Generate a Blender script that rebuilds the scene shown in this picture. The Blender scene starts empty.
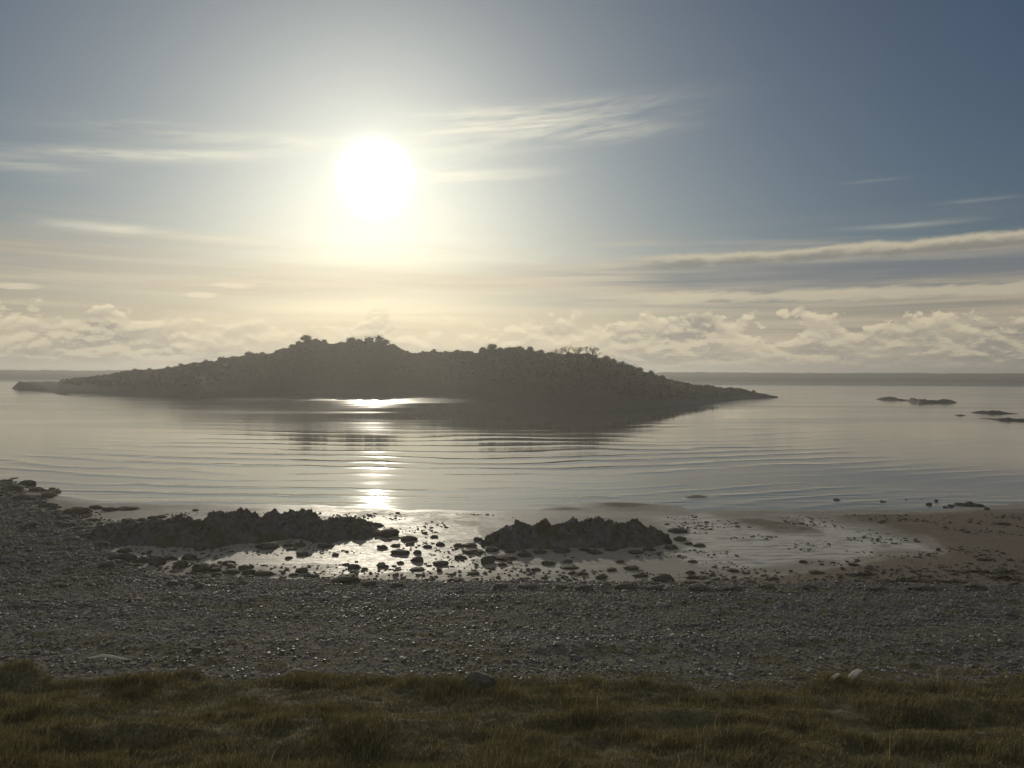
import bpy, math, random
import numpy as np
from mathutils import Matrix, Vector
R = math.radians
rng = np.random.default_rng(7)
random.seed(7)
C = bpy.context.scene.collection
scene = bpy.context.scene

# ------------------------------------------------------------------ camera
H = 10.0; F = 768.0
PITCH = math.atan(12/768); ROLL = R(0.28)
cam_d = bpy.data.cameras.new('camera'); cam = bpy.data.objects.new('camera', cam_d); C.objects.link(cam)
cam_d.sensor_width = 36; cam_d.lens = 36*F/1024; cam_d.clip_start = 0.1; cam_d.clip_end = 60000
RM = Matrix.Rotation(math.pi/2-PITCH, 3, 'X') @ Matrix.Rotation(ROLL, 3, 'Z')
cam.matrix_world = Matrix.Translation((0, 0, H)) @ RM.to_4x4()
scene.camera = cam
RN = np.array([list(r) for r in RM])

def ray(px, py):
    v = np.stack([(np.asarray(px, float)-512)/F, (384-np.asarray(py, float))/F, -np.ones(np.broadcast(px, py).shape)], -1)
    return v @ RN.T
def gp(px, py, z=0.0):                 # point of the plane z seen at a pixel
    d = ray(px, py); t = (z-H)/d[..., 2]
    return d*t[..., None] + np.array([0, 0, H])
def proj(P):
    q = (np.asarray(P, float)-np.array([0, 0, H])) @ RN
    return 512+F*q[..., 0]/-q[..., 2], 384-F*q[..., 1]/-q[..., 2]
def px_of_az(x, y):                    # approx pixel column of a ground point
    return 512+F*x/np.maximum(y, .1)
def z_at(px, py, D):                   # height seen at pixel at depth D (along y)
    d = ray(px, py); t = D/d[..., 1]
    return H+d[..., 2]*t
def depth_of(px, py, z=0.):
    return gp(px, py, z)[..., 1]

# ------------------------------------------------------------------ noise
def _h(i, j, s):
    n = (i.astype(np.int64)*374761393 + j.astype(np.int64)*668265263 + s*1274126177) & 0xffffffff
    n = ((n ^ (n >> 13))*1274126177) & 0xffffffff
    return ((n ^ (n >> 16)) & 0xffff)/65535.0
def vn(x, y, s=0):
    x = np.asarray(x, float); y = np.asarray(y, float)
    i = np.floor(x); j = np.floor(y); fx = x-i; fy = y-j
    fx = fx*fx*fx*(fx*(fx*6-15)+10); fy = fy*fy*fy*(fy*(fy*6-15)+10)
    i = i.astype(int); j = j.astype(int)
    a = _h(i, j, s); b = _h(i+1, j, s); c = _h(i, j+1, s); d = _h(i+1, j+1, s)
    return ((a*(1-fx)+b*fx)*(1-fy)+(c*(1-fx)+d*fx)*fy)*2-1
def fbm(x, y, o=5, s=0, g=.5):
    t = 0; a = 1; n = 0
    for k in range(o):
        t = t+a*vn(x*2**k+k*17.3, y*2**k-k*9.1, s+k); n += a; a *= g
    return t/n
def ss(a, b, x):
    t = np.clip((x-a)/(b-a), 0, 1); return t*t*(3-2*t)
def sdf(px, py, poly):                 # signed distance to a polygon, inside positive
    P = np.array(poly, float); x = np.asarray(px, float); y = np.asarray(py, float)
    d = np.full(x.shape, 1e18); ins = np.zeros(x.shape, bool)
    for k in range(len(P)):
        a = P[k]; b = P[(k+1) % len(P)]; e = b-a
        t = np.clip(((x-a[0])*e[0]+(y-a[1])*e[1])/(e@e), 0, 1)
        d = np.minimum(d, (x-a[0]-t*e[0])**2+(y-a[1]-t*e[1])**2)
        c = ((a[1] > y) != (b[1] > y)) & (x < e[0]*(y-a[1])/(e[1] if e[1] else 1e-9)+a[0])
        ins ^= c
    return np.sqrt(d)*np.where(ins, 1, -1)

# ------------------------------------------------------------------ materials
class X:                                # tiny expression layer over math nodes
    def __init__(s, nt, sock): s.nt = nt; s.s = sock
    def _m(s, op, *a):
        n = s.nt.nodes.new('ShaderNodeMath'); n.operation = op
        for k, v in enumerate((s,)+a):
            if isinstance(v, X): s.nt.links.new(v.s, n.inputs[k])
            else: n.inputs[k].default_value = v
        return X(s.nt, n.outputs[0])
    def __add__(s, o): return s._m('ADD', o)
    __radd__ = __add__
    def __sub__(s, o): return s._m('SUBTRACT', o)
    def __rsub__(s, o): return s._m('MULTIPLY', -1.0)._m('ADD', o)
    def __mul__(s, o): return s._m('MULTIPLY', o)
    __rmul__ = __mul__
    def __truediv__(s, o): return s._m('DIVIDE', o)
    def clamp(s): return s._m('MAXIMUM', 0.0)._m('MINIMUM', 1.0)
    def smooth(s, a, b):
        n = s.nt.nodes.new('ShaderNodeMapRange'); n.interpolation_type = 'SMOOTHSTEP'
        s.nt.links.new(s.s, n.inputs[0])
        if a > b: n.inputs[1].default_value = b; n.inputs[2].default_value = a; n.inputs[3].default_value = 1; n.inputs[4].default_value = 0
        else: n.inputs[1].default_value = a; n.inputs[2].default_value = b; n.inputs[3].default_value = 0; n.inputs[4].default_value = 1
        return X(s.nt, n.outputs[0])
def vec(nt, x, y, z):
    n = nt.nodes.new('ShaderNodeCombineXYZ')
    for k, v in enumerate((x, y, z)):
        if isinstance(v, X): nt.links.new(v.s, n.inputs[k])
        else: n.inputs[k].default_value = v
    return n.outputs[0]
def noise(nt, vs, scale=1., detail=4., rough=.5, dist=0., out=0):
    n = nt.nodes.new('ShaderNodeTexNoise'); nt.links.new(vs, n.inputs['Vector'])
    n.inputs['Scale'].default_value = scale; n.inputs['Detail'].default_value = detail
    n.inputs['Roughness'].default_value = rough; n.inputs['Distortion'].default_value = dist
    return X(nt, n.outputs[out])
def mixc(nt, f, a, b, mode='MIX'):
    n = nt.nodes.new('ShaderNodeMix'); n.data_type = 'RGBA'; n.blend_type = mode
    for k, v in ((0, f), (6, a), (7, b)):
        if isinstance(v, X): nt.links.new(v.s, n.inputs[k])
        elif isinstance(v, bpy.types.NodeSocket): nt.links.new(v, n.inputs[k])
        elif isinstance(v, (tuple, list)): n.inputs[k].default_value = (*v, 1)
        else: n.inputs[k].default_value = v
    return n.outputs[2]
def new_mat(name):
    m = bpy.data.materials.new(name); m.use_nodes = True
    nt = m.node_tree; b = nt.nodes['Principled BSDF']
    g = nt.nodes.new('ShaderNodeNewGeometry')
    return m, nt, b, g
def bump(nt, h, strength, dist, b):
    n = nt.nodes.new('ShaderNodeBump'); n.inputs['Strength'].default_value = strength; n.inputs['Distance'].default_value = dist
    nt.links.new(h.s, n.inputs['Height']); nt.links.new(n.outputs[0], b.inputs['Normal']); return n
def sep(nt, s):
    n = nt.nodes.new('ShaderNodeSeparateXYZ'); nt.links.new(s, n.inputs[0]); return [X(nt, o) for o in n.outputs]

def rock_material(name, c1, c2, scale=6., rough=.55, isl=0.0, weed=None, bumpd=.03, spec=.3, stretch=None, bands=None):
    m, nt, b, g = new_mat(name)
    tc = nt.nodes.new('ShaderNodeTexCoord').outputs['Object']
    if stretch:
        mp = nt.nodes.new('ShaderNodeMapping'); mp.inputs['Scale'].default_value = stretch; nt.links.new(tc, mp.inputs[0]); tc = mp.outputs[0]
    n1 = noise(nt, tc, scale, 6, .65); n2 = noise(nt, tc, scale*4, 5, .6)
    col = mixc(nt, n1.smooth(.35, .65), c1, c2)
    if isl:
        col = mixc(nt, X(nt, g.outputs['Random Per Island']).smooth(0, 1)*isl, col, tuple(min(1, x*3.2) for x in c2))
    if weed:
        col = mixc(nt, noise(nt, tc, scale*.35, 5, .6).smooth(.48, .6), col, weed)
    if bands:
        mq = nt.nodes.new('ShaderNodeMapping'); mq.inputs['Scale'].default_value = (.16, .75, 1); nt.links.new(g.outputs['Position'], mq.inputs[0])
        nb_ = noise(nt, mq.outputs[0], 1., 5, .6); nd_ = noise(nt, mq.outputs[0], 2.3, 4, .6, out=0)
        col = mixc(nt, nb_.smooth(.5, .60)*.75, col, bands[0]); col = mixc(nt, nd_.smooth(.52, .42)*.75, col, bands[1])
    nt.links.new(col, b.inputs['Base Color'])
    nt.links.new((n2*.35+(rough-.17)).s, b.inputs['Roughness']); b.inputs['Specular IOR Level'].default_value = spec
    bump(nt, n1*.6+n2*.4, .9, bumpd, b)
    return m

# ------------------------------------------------------------------ mesh helpers
def mesh_np(name, V, Fq=None, Ft=None, smooth=False):
    me = bpy.data.meshes.new(name)
    V = np.asarray(V, np.float32); me.vertices.add(len(V)); me.vertices.foreach_set('co', V.ravel())
    L = []; st = []; n0 = 0
    for Fc in (Fq, Ft):
        if Fc is None or len(Fc) == 0: continue
        Fc = np.asarray(Fc, np.int32); L.append(Fc.ravel()); k = Fc.shape[1]
        st.append(n0+np.arange(len(Fc), dtype=np.int32)*k); n0 += Fc.size
    L = np.concatenate(L); st = np.concatenate(st)
    me.loops.add(len(L)); me.loops.foreach_set('vertex_index', L)
    me.polygons.add(len(st)); me.polygons.foreach_set('loop_start', st)
    if smooth: me.polygons.foreach_set('use_smooth', np.ones(len(st), bool))
    me.update(calc_edges=True); me.validate()
    return me
def link(name, me, mat, parent=None, **p):
    o = bpy.data.objects.new(name, me); C.objects.link(o)
    if mat is not None and len(me.materials) == 0: me.materials.append(mat)
    if parent is not None: o.parent = parent
    for k, v in p.items(): o[k] = v
    return o
def grid_faces(nr, nc):
    i = np.arange(nr*nc).reshape(nr, nc)
    return np.stack([i[:-1, :-1], i[:-1, 1:], i[1:, 1:], i[1:, :-1]], -1).reshape(-1, 4)
def fan(name, Ds, tans, hfun, mat, **p):     # a height field laid out in rows (tans = x/y)
    Y = np.repeat(Ds[:, None], len(tans), 1); Xx = Y*tans[None]
    Z = hfun(Xx, Y)
    return link(name, mesh_np(name, np.stack([Xx, Y, Z], -1).reshape(-1, 3), grid_faces(len(Ds), len(tans)), smooth=True), mat, **p)
def ico(sub):
    import bmesh
    bm = bmesh.new(); bmesh.ops.create_icosphere(bm, subdivisions=sub, radius=1)
    v = np.array([x.co[:] for x in bm.verts]); f = np.array([[q.index for q in x.verts] for x in bm.faces]); bm.free()
    return v, f
ICO1, ICO2, ICO3, ICO4 = ico(1), ico(2), ico(3), ico(4)

# ------------------------------------------------------------------ terrain heights
def col_interp(px, pts):
    a = np.array(pts, float); return np.interp(px, a[:, 0], a[:, 1])
TOE = [(-900, 420), (-300, 448), (-100, 468), (0, 482), (40, 492), (75, 508), (98, 522), (108, 545), (125, 566), (180, 572), (250, 578), (330, 585), (400, 588), (600, 590), (850, 590), (1024, 590), (1400, 592), (2000, 595)]
SHORE = [(-900, 430), (-200, 452), (0, 488), (60, 500), (150, 507), (300, 510), (500, 513), (700, 512), (800, 514), (860, 514), (940, 513), (1024, 508), (1300, 488), (2000, 460)]
P_STREAM = [(560, 512), (700, 513), (724, 519), (780, 533), (822, 534), (800, 520), (770, 514), (800, 516), (868, 529), (915, 541), (937, 551), (875, 551), (868, 557), (841, 564), (808, 561), (747, 569), (700, 566), (672, 556), (690, 540), (640, 520)]
P_POOL = [(118, 549), (180, 553), (230, 550), (300, 545), (360, 546), (420, 541), (480, 549), (470, 566), (400, 574), (330, 580), (290, 574), (230, 566), (150, 560), (118, 560)]
P_POOL2 = [(330, 523), (400, 520), (480, 527), (480, 540), (430, 536), (370, 532)]
P_DRY = [(828, 519), (870, 514), (1024, 507), (1500, 470), (1500, 640), (820, 640), (600, 640), (600, 585), (760, 578), (850, 566), (880, 556), (945, 553), (925, 542), (870, 528)]
P_TONGUE = [(727, 519), (762, 517), (822, 531), (800, 534), (765, 531)]
def row(px): return col_interp(px, SHORE)
_az = np.linspace(-900, 2000, 600)
_toeD = np.array([depth_of(p, col_interp(p, TOE), .1) for p in _az])
_shD = np.array([depth_of(p, col_interp(p, SHORE), 0.) for p in _az])
def toeD(x, y): return np.interp(512+F*x/np.maximum(y, .1), _az, _toeD)
def shoreD(x, y): return np.interp(512+F*x/np.maximum(y, .1), _az, _shD)
BARS = [(622, 505, 52, 4.2, .09), (697, 497, 23, 1.6, .09), (845, 517, 24, 1.5, .05), (560, 509, 30, 1.5, .05)]
def sand_h(x, y):
    px, py = proj(np.stack([x, y, np.zeros_like(x)], -1))
    w = fbm(x*.35, y*.22, 4, 11)*7
    pxn = px+w*1.5; pyn = py+fbm(x*.5, y*.3, 4, 15)*2.5
    z = .055+.030*fbm(x*.22, y*.75, 5, 3)+.014*fbm(x*.7, y*3.2, 4, 5)
    for P, a in ((P_STREAM, -.032), (P_POOL, -.025), (P_POOL2, -.02)):
        z = z+a*ss(-2.5, 3., sdf(pxn, pyn, P))
    z = z+.13*ss(-1, 14, sdf(pxn, pyn, P_DRY))+.03*ss(-1, 3, sdf(pxn, pyn, P_DRY))
    z = z+.07*ss(-1, 3, sdf(pxn, pyn, P_TONGUE))
    toe = toeD(x, y)
    z = z+.05*ss(5, 0, y-toe)
    sh = shoreD(x, y)+fbm(x*.15, y*.15, 3, 21)*2.0
    z = z-np.clip(y-sh, 0, 60)*.045
    for (bx, by, wx, wy, hh) in BARS:
        c = gp(bx, by); e = gp(bx+wx, by); e2 = gp(bx, by-wy)
        q = ((x-c[0])/(e[0]-c[0]))**2+((y-c[1])/(e2[1]-c[1]))**2
        q = q*(1+.35*fbm(x*.5, y*.5, 4, 31))
        floor = -np.clip(c[1]-shoreD(c[0]*np.ones(1), c[1]*np.ones(1))[0], 0, 99)*.045
        z = z+(hh-floor)*np.exp(-q*1.3)
    # tide-washed flat sinks deeply once well out
    return z
def shingle_h(x, y):
    toe = toeD(x, y)+fbm(x*.35, y*.35, 5, 40)*np.interp(y, [34, 42, 60], [1.5, 3.5, 9.])
    base = np.interp(y, [0, 8, 17.5, 20, 26, 33.5, 35.5], [4.6, 3.4, 2.55, 2.2, 1.45, .62, .32])
    outer = .30-.20*np.clip((y-35.5)/np.maximum(toe-35.5, 1), 0, 1)
    z = np.where(y < 35.5, base, outer)
    z = z-np.clip(y-toe, 0, 50)*.35
    amp = np.clip((toe-y)/3, .15, 1)
    z = z+amp*(.10*fbm(x*.5, y*.8, 5, 41)+.05*fbm(x*2.2, y*2.6, 3, 45))
    z = z+.10*np.exp(-((y-30)/1.2)**2)+.13*np.exp(-((y-23.2+fbm(x*.12, 0*y, 2, 47)*1.4)/1.)**2)
    return z
GEDGE = [(-900, 655), (0, 668), (60, 690), (140, 690), (220, 688), (330, 676), (450, 682), (560, 692), (680, 692), (800, 692), (860, 686), (1024, 684), (2000, 684)]
_gD = np.array([depth_of(p, col_interp(p, GEDGE), 2.6) for p in _az])
def grassD(x, y): return np.interp(512+F*x/np.maximum(y, .1), _az, _gD)
def grass_h(x, y):
    e = grassD(x, y)+fbm(x*.5, y*.5, 5, 60)*1.0
    z = np.interp(y, [-10, 0, 5, 9, 13, 18.5, 30], [6.2, 5.0, 4.3, 3.85, 3.35, 2.66, 1.1])
    lump = fbm(x*.55, y*1.1, 4, 61)
    z = z+.17*lump+.06*fbm(x*2.1, y*2.6, 3, 66)
    z = z+.12*np.exp(-((y-14.1+.5*vn(x*.2, x*0, 5))/.45)**2)-.20*np.exp(-((y-15.0+.4*vn(x*.2, x*0, 6))/.5)**2)*ss(-3, 5, x)
    mx, my = gp(28, 676, 2.8)[:2]
    z = z+.33*np.exp(-((x-mx)/1.0)**2-((y-my)/.7)**2)
    z = z-np.clip(y-e, 0, 20)*.8
    return z
def ground_h(x, y):
    x = np.asarray(x, float); y = np.asarray(y, float)
    return np.maximum(np.maximum(sand_h(x, y), shingle_h(x, y)), np.where(y < 24, grass_h(x, y), -9))
_gt = np.linspace(-.85, .85, 1100); _gy = np.geomspace(11, 90, 620)
_GY, _GT = np.meshgrid(_gy, _gt, indexing='ij'); _GH = ground_h(_GY*_GT, _GY)
def ground_at(x, y):
    i = int(np.clip(np.searchsorted(_gy, y)-1, 0, 618)); j = int(np.clip(np.searchsorted(_gt, x/y)-1, 0, 1098))
    fy = np.clip((y-_gy[i])/(_gy[i+1]-_gy[i]), 0, 1); fx = np.clip((x/y-_gt[j])/(_gt[j+1]-_gt[j]), 0, 1)
    a = _GH[i, j]*(1-fx)+_GH[i, j+1]*fx; b_ = _GH[i+1, j]*(1-fx)+_GH[i+1, j+1]*fx
    return float(a*(1-fy)+b_*fy)
def on_ground(px, py):                  # march the pixel's ray to the ground
    d = ray(px, py); z = 0.
    for _ in range(14):
        t = (z-H)/d[2]; x = d[0]*t; y = d[1]*t
        z = .5*z+.5*ground_at(x, y)
    t = (z-H)/d[2]
    return np.array([d[0]*t, d[1]*t, z])

# ------------------------------------------------------------------ sand
m_sand, nt, b, g = new_mat('sand')
pos = g.outputs['Position']; _, _, pz = sep(nt, pos)
nA = noise(nt, pos, .45, 5, .6); nB = noise(nt, pos, 5, 5, .65); nC = noise(nt, pos, .9, 3)
mp = nt.nodes.new('ShaderNodeMapping'); mp.inputs['Scale'].default_value = (1.2, 6, 1); nt.links.new(pos, mp.inputs[0])
nS = noise(nt, mp.outputs[0], 1.5, 4, .55)
film = (pz+(nA-.5)*.06+(nS-.5)*.05).smooth(.070, .035)
wet = (pz+(nA-.5)*.08+(nS-.5)*.08).smooth(.15, .075)
dry = mixc(nt, nB.smooth(.3, .7), (.15, .121, .090), (.225, .184, .14))
wetc = mixc(nt, nB.smooth(.3, .7), (.25, .218, .17), (.35, .31, .245))
at = nt.nodes.new('ShaderNodeAttribute'); at.attribute_name = 'stream_gleam'
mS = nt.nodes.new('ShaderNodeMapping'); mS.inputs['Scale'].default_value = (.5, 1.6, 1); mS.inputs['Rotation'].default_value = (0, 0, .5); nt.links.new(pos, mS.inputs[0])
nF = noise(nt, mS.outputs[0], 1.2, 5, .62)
stream_gleam = X(nt, at.outputs['Fac'])*nF.smooth(.34, .56)
nt.links.new(mixc(nt, stream_gleam*.9, mixc(nt, wet, dry, wetc), (.68, .63, .53)), b.inputs['Base Color'])  # gleam of the wet runnel put into the base colour as a pale tone
nt.links.new(((1-wet)*.25+.66-film*.12+(nB-.5)*.3+(nS-.5)*.4).s, b.inputs['Roughness'])
nt.links.new((wet*.2+film*.25+.1).s, b.inputs['Specular IOR Level'])
bump(nt, nS*.6+nB*.4, .8, .045, b)
tans = np.linspace(-1.0, 1.0, 760)
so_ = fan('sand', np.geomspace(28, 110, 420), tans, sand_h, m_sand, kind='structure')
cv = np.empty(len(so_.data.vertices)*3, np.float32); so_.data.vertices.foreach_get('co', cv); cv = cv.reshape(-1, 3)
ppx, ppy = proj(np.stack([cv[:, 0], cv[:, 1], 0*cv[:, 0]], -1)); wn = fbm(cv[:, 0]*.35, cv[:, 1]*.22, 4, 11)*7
gleam_ = ss(-2, 5, sdf(ppx+wn*1.5, ppy+fbm(cv[:, 0]*.5, cv[:, 1]*.3, 4, 15)*2.5, P_STREAM))
gleam_ = gleam_*(1-ss(-2, 2, sdf(ppx, ppy, P_TONGUE)))*ss(615, 700, ppx)   # mask of the painted wet gleam along the runnel
at_ = so_.data.attributes.new('stream_gleam', 'FLOAT', 'POINT'); at_.data.foreach_set('value', gleam_.astype(np.float32))

# ------------------------------------------------------------------ sea
WC = gp(375, 480)[:2]+np.array([0, 88.])
def sea_h(x, y):
    r = np.hypot(x-WC[0], y-WC[1]); dist = 88-r+0.0    # 0 on the crest 88 m from the centre
    wob = fbm(x*.030, y*.035, 3, 80)*4.6+fbm(x*.11, y*.15, 3, 84)*1.3+fbm(x*.4, y*.3, 2, 86)*.35
    lam = np.interp(y, [50, 75, 100, 140, 200], [3.6, 4.6, 6.5, 9, 12])
    ph = 2*math.pi*((y-shoreD(x, y)*0 - 60 + (x-WC[0])**2*-.0062)/1.0)
    yy = y-(x-WC[0])**2*.0042+wob
    # phase integrates 1/lambda along yy
    t = np.linspace(0, 400, 4001); il = 1/np.interp(t, [50, 75, 100, 140, 200], [3.6, 4.4, 6.2, 9, 12])
    P = np.concatenate([[0], np.cumsum(il[:-1]*.1)])
    ph = 2*math.pi*np.interp(yy, t, P)
    s = np.sin(ph); crest = np.exp(2.6*(s-1))
    grp = .15+.85*ss(-.30, .35, fbm(x*.03+3, y*.07, 4, 88))
    env = ss(52, 60, y)*ss(190, 105, y)*ss(-70, -50, x-.0*y)*.9+.0
    env = env*(.15+.85*ss(42, 14, x-.35*(y-70)))
    z = env*grp*(.085*crest*np.interp(y, [50, 80, 120, 200], [.5, .85, 1.0, .8]))
    # little shore wavelets
    z = z+.012*ss(72, 60, y)*ss(50, 54, y)*fbm(x*.25, y*1.6, 3, 90)
    return z-.0
m_sea, nt, b, g = new_mat('sea_water')
pos = g.outputs['Position']; wx, wy, wz = sep(nt, pos)
b.inputs['Base Color'].default_value = (.11, .11, .09, 1); b.inputs['IOR'].default_value = 1.58
mp = nt.nodes.new('ShaderNodeMapping'); mp.inputs['Scale'].default_value = (.35, 1.3, 1); nt.links.new(pos, mp.inputs[0])
mp2 = nt.nodes.new('ShaderNodeMapping'); mp2.inputs['Scale'].default_value = (.01, .05, 1); nt.links.new(pos, mp2.inputs[0])
r1 = noise(nt, mp.outputs[0], 1.1, 4, .55, .4); r2 = noise(nt, mp.outputs[0], 5.5, 3, .5)
patch = noise(nt, mp2.outputs[0], 1.0, 4, .55).smooth(.38, .66)
# calm lee under the near face of the island
cx, cy = gp(560, 411)[:2]
ex = (wx-float(cx))/48.; ey = (wy-float(cy))/66.
calm = (ex*ex+ey*ey+(patch-.5)*.5).smooth(1.6, .45)
riff = None
for (rx, ry, sx, sy) in ((318, 398, 34., 30.), (430, 400, 27., 52.), (515, 407, 22., 8.)):
    cx, cy = gp(rx, ry)[:2]
    ex = (wx-float(cx))/sx; ey = (wy-float(cy))/sy
    q_ = (ex*ex+ey*ey+(noise(nt, mp2.outputs[0], 6., 4, .6)-.5)*4.5).smooth(1.2, .5)
    riff = q_ if riff is None else riff._m('MAXIMUM', q_)
windy = wy.smooth(560, 760)
nearshore = wy.smooth(66, 58)*wy.smooth(46, 52)
rg = (.025+patch*.05+windy*.40+riff*.07+wy.smooth(105, 175)*.075)*(1-calm*.7)+nearshore*.03
nt.links.new(rg.s, b.inputs['Roughness'])
amp = (.35+patch*.7+wy.smooth(105, 165)*.9+windy*2.+riff*.8+nearshore*1.5)*(1-calm*.85)
bump(nt, (r1*.8+r2*.2)*amp, .55, .022, b)
fan('sea', np.concatenate([np.geomspace(30, 52, 40, endpoint=False), np.geomspace(52, 200, 900, endpoint=False), np.geomspace(200, 9000, 120)]), np.linspace(-1.5, 1.5, 300), sea_h, m_sea, kind='structure')

# ------------------------------------------------------------------ shingle
m_sh = rock_material('shingle_ground', (.14, .126, .10), (.22, .20, .16), 3.0, .9, weed=(.12, .105, .05), bumpd=.10, spec=.08, stretch=(.45, 2.2, 1))
fan('shingle', np.geomspace(6, 95, 620), np.linspace(-1.2, 1.2, 700), shingle_h, m_sh, kind='structure')
m_stone = rock_material('shingle_stone', (.108, .104, .096), (.178, .170, .155), 5., .70, isl=.16, spec=.28, bands=((.17, .15, .09), (.065, .062, .060)), bumpd=.02)
m_pale = rock_material('pale_stone', (.28, .26, .23), (.40, .37, .33), 5., .45, bumpd=.02)
m_weedrock = rock_material('weedy_rock', (.075, .066, .050), (.14, .125, .10), 3.2, .75, weed=(.08, .068, .032), bumpd=.05)
m_reef = rock_material('reef_rock', (.075, .069, .062), (.13, .12, .105), 2.2, .85, weed=(.075, .064, .034), bumpd=.08)

def scatter(n, px0, px1, py0, py1, keep=None):   # ground points spread over what lies between image rows
    out = []
    D0 = depth_of(512, py1, 2.6 if py1 > 600 else .3); D1 = depth_of(512, py0, .2)
    while len(out) < n:
        k = n*2
        y = np.sqrt(rng.uniform(D0**2, D1**2, k)); t = rng.uniform((px0-512)/F, (px1-512)/F, k); x = y*t
        z = ground_h(x, y); m = np.ones(k, bool)
        if keep is not None: m = keep(x, y, z)
        out += list(np.stack([x, y, z], -1)[m])
    return np.array(out[:n])
def stones_mesh(name, P, S, base, flat=(.25, .7), jit=.22, sink=.25):
    v0, f0 = base; n = len(P); k = len(v0)
    V = np.repeat(v0[None], n, 0)*(1+rng.uniform(-jit, jit, (n, k, 1)))
    sc = np.stack([S*rng.uniform(.7, 1.35, n), S*rng.uniform(.6, 1.1, n), S*rng.uniform(flat[0], flat[1], n)], -1)*.5
    V = V*sc[:, None]
    a = rng.uniform(0, 6.28, n); ca, sa = np.cos(a)[:, None], np.sin(a)[:, None]
    tl = rng.normal(0, .2, n)[:, None]
    x, y, z = V[..., 0], V[..., 1], V[..., 2]
    x, z = x*np.cos(tl)-z*np.sin(tl), x*np.sin(tl)+z*np.cos(tl)
    V = np.stack([x*ca-y*sa, x*sa+y*ca, z], -1)
    V = V+P[:, None]+np.stack([0*S, 0*S, sc[:, 2]*(1-2*sink)], -1)[:, None]
    Fc = (f0[None]+(np.arange(n)*k)[:, None, None]).reshape(-1, 3)
    return mesh_np(name, V.reshape(-1, 3), None, Fc)
on_sh = lambda x, y, z: (shingle_h(x, y) > sand_h(x, y)+.0)&(y > grassD(x, y)-.4)
P = scatter(85000, -160, 1180, 500, 694, on_sh)
S = np.exp(rng.normal(math.log(.078), .36, len(P)))*np.interp(P[:, 1], [15, 20, 30, 60], [.62, .8, 1.1, 1.7])*(1+.5*np.clip(fbm(P[:, 0]*.3, P[:, 1]*.7, 3, 72), -.5, 1))
link('shingle_stones', stones_mesh('shingle_stones', P, S, ICO1), m_stone, kind='stuff', label='dark grey beach stones spread over the whole shingle bank')
P = scatter(2500, -160, 250, 472, 600, on_sh)
S = np.exp(rng.normal(math.log(.23), .35, len(P)))
link('foreshore_stones', stones_mesh('foreshore_stones', P, S, ICO2, flat=(.3, .6)), m_weedrock, kind='stuff', label='weed-covered stones of the rocky foreshore at the left')
P = scatter(2600, -100, 1100, 520, 690, on_sh)
P[:, 2] += .03
S = np.exp(rng.normal(math.log(.062), .40, len(P)))
link('pale_pebbles', stones_mesh('pale_pebbles', P, S, ICO1, flat=(.3, .7)), m_pale, kind='stuff', label='small pale pebbles dotted through the dark shingle')
P = scatter(5000, -100, 1100, 520, 690, lambda x, y, z: on_sh(x, y, z) & (fbm(x*.25, y*1.1, 3, 77) > -.05))
P[:, 2] += .03
S = np.exp(rng.normal(math.log(.075), .35, len(P)))
m_wets = rock_material('wet_stone', (.06, .055, .05), (.12, .11, .09), 5., .44, bumpd=.01, spec=.45)
link('wet_pebbles', stones_mesh('wet_pebbles', P, S, ICO2, flat=(.3, .6), jit=.08), m_wets, kind='stuff', label='wet dark pebbles glinting in streaks along the shingle')
# pebbles and weed scraps on the sand
def sparse(x, y, z):
    return (sand_h(x, y) > shingle_h(x, y)) & (z > -.01) & (fbm(x*.35, y*.5, 3, 70)+.35*ss(6, 0, y-toeD(x, y))*1.8 > .12)
P = scatter(4600, 60, 1100, 512, 596, sparse)
S = np.exp(rng.normal(math.log(.14), .5, len(P)))*np.interp(P[:, 1]-toeD(P[:, 0], P[:, 1]), [0, 6], [1.15, .8])
link('sand_pebbles', stones_mesh('sand_pebbles', P, S, ICO1, flat=(.2, .5)), m_weedrock, kind='stuff', label='small dark pebbles and weed scraps scattered on the wet sand')

# ------------------------------------------------------------------ grass
m_soil, nt, b, g = new_mat('turf')
pos = g.outputs['Position']
n1 = noise(nt, pos, 1.3, 5, .6); n2 = noise(nt, pos, 9, 5, .6)
col = mixc(nt, n1.smooth(.35, .65), (.11, .105, .042), (.16, .13, .06))
nt.links.new(mixc(nt, n2.smooth(.4, .7), col, (.06, .052, .03)), b.inputs['Base Color']); b.inputs['Roughness'].default_value = .9
bump(nt, n2, .8, .08, b)
fan('grass_bank', np.concatenate([[-8., 0.01, 3, 6], np.geomspace(8, 21, 260)]), np.linspace(-1.3, 1.3, 420), grass_h, m_soil, kind='structure')
bm_ = bpy.data.objects['grass_bank'].data
# widen the rows near the camera so that the bank does not end in a point
co = np.empty(len(bm_.vertices)*3, np.float32); bm_.vertices.foreach_get('co', co); co = co.reshape(-1, 420, 3)
co[:4, :, 0] = np.linspace(-20, 20, 420)[None]; bm_.vertices.foreach_set('co', co.ravel()); bm_.update()

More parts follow.
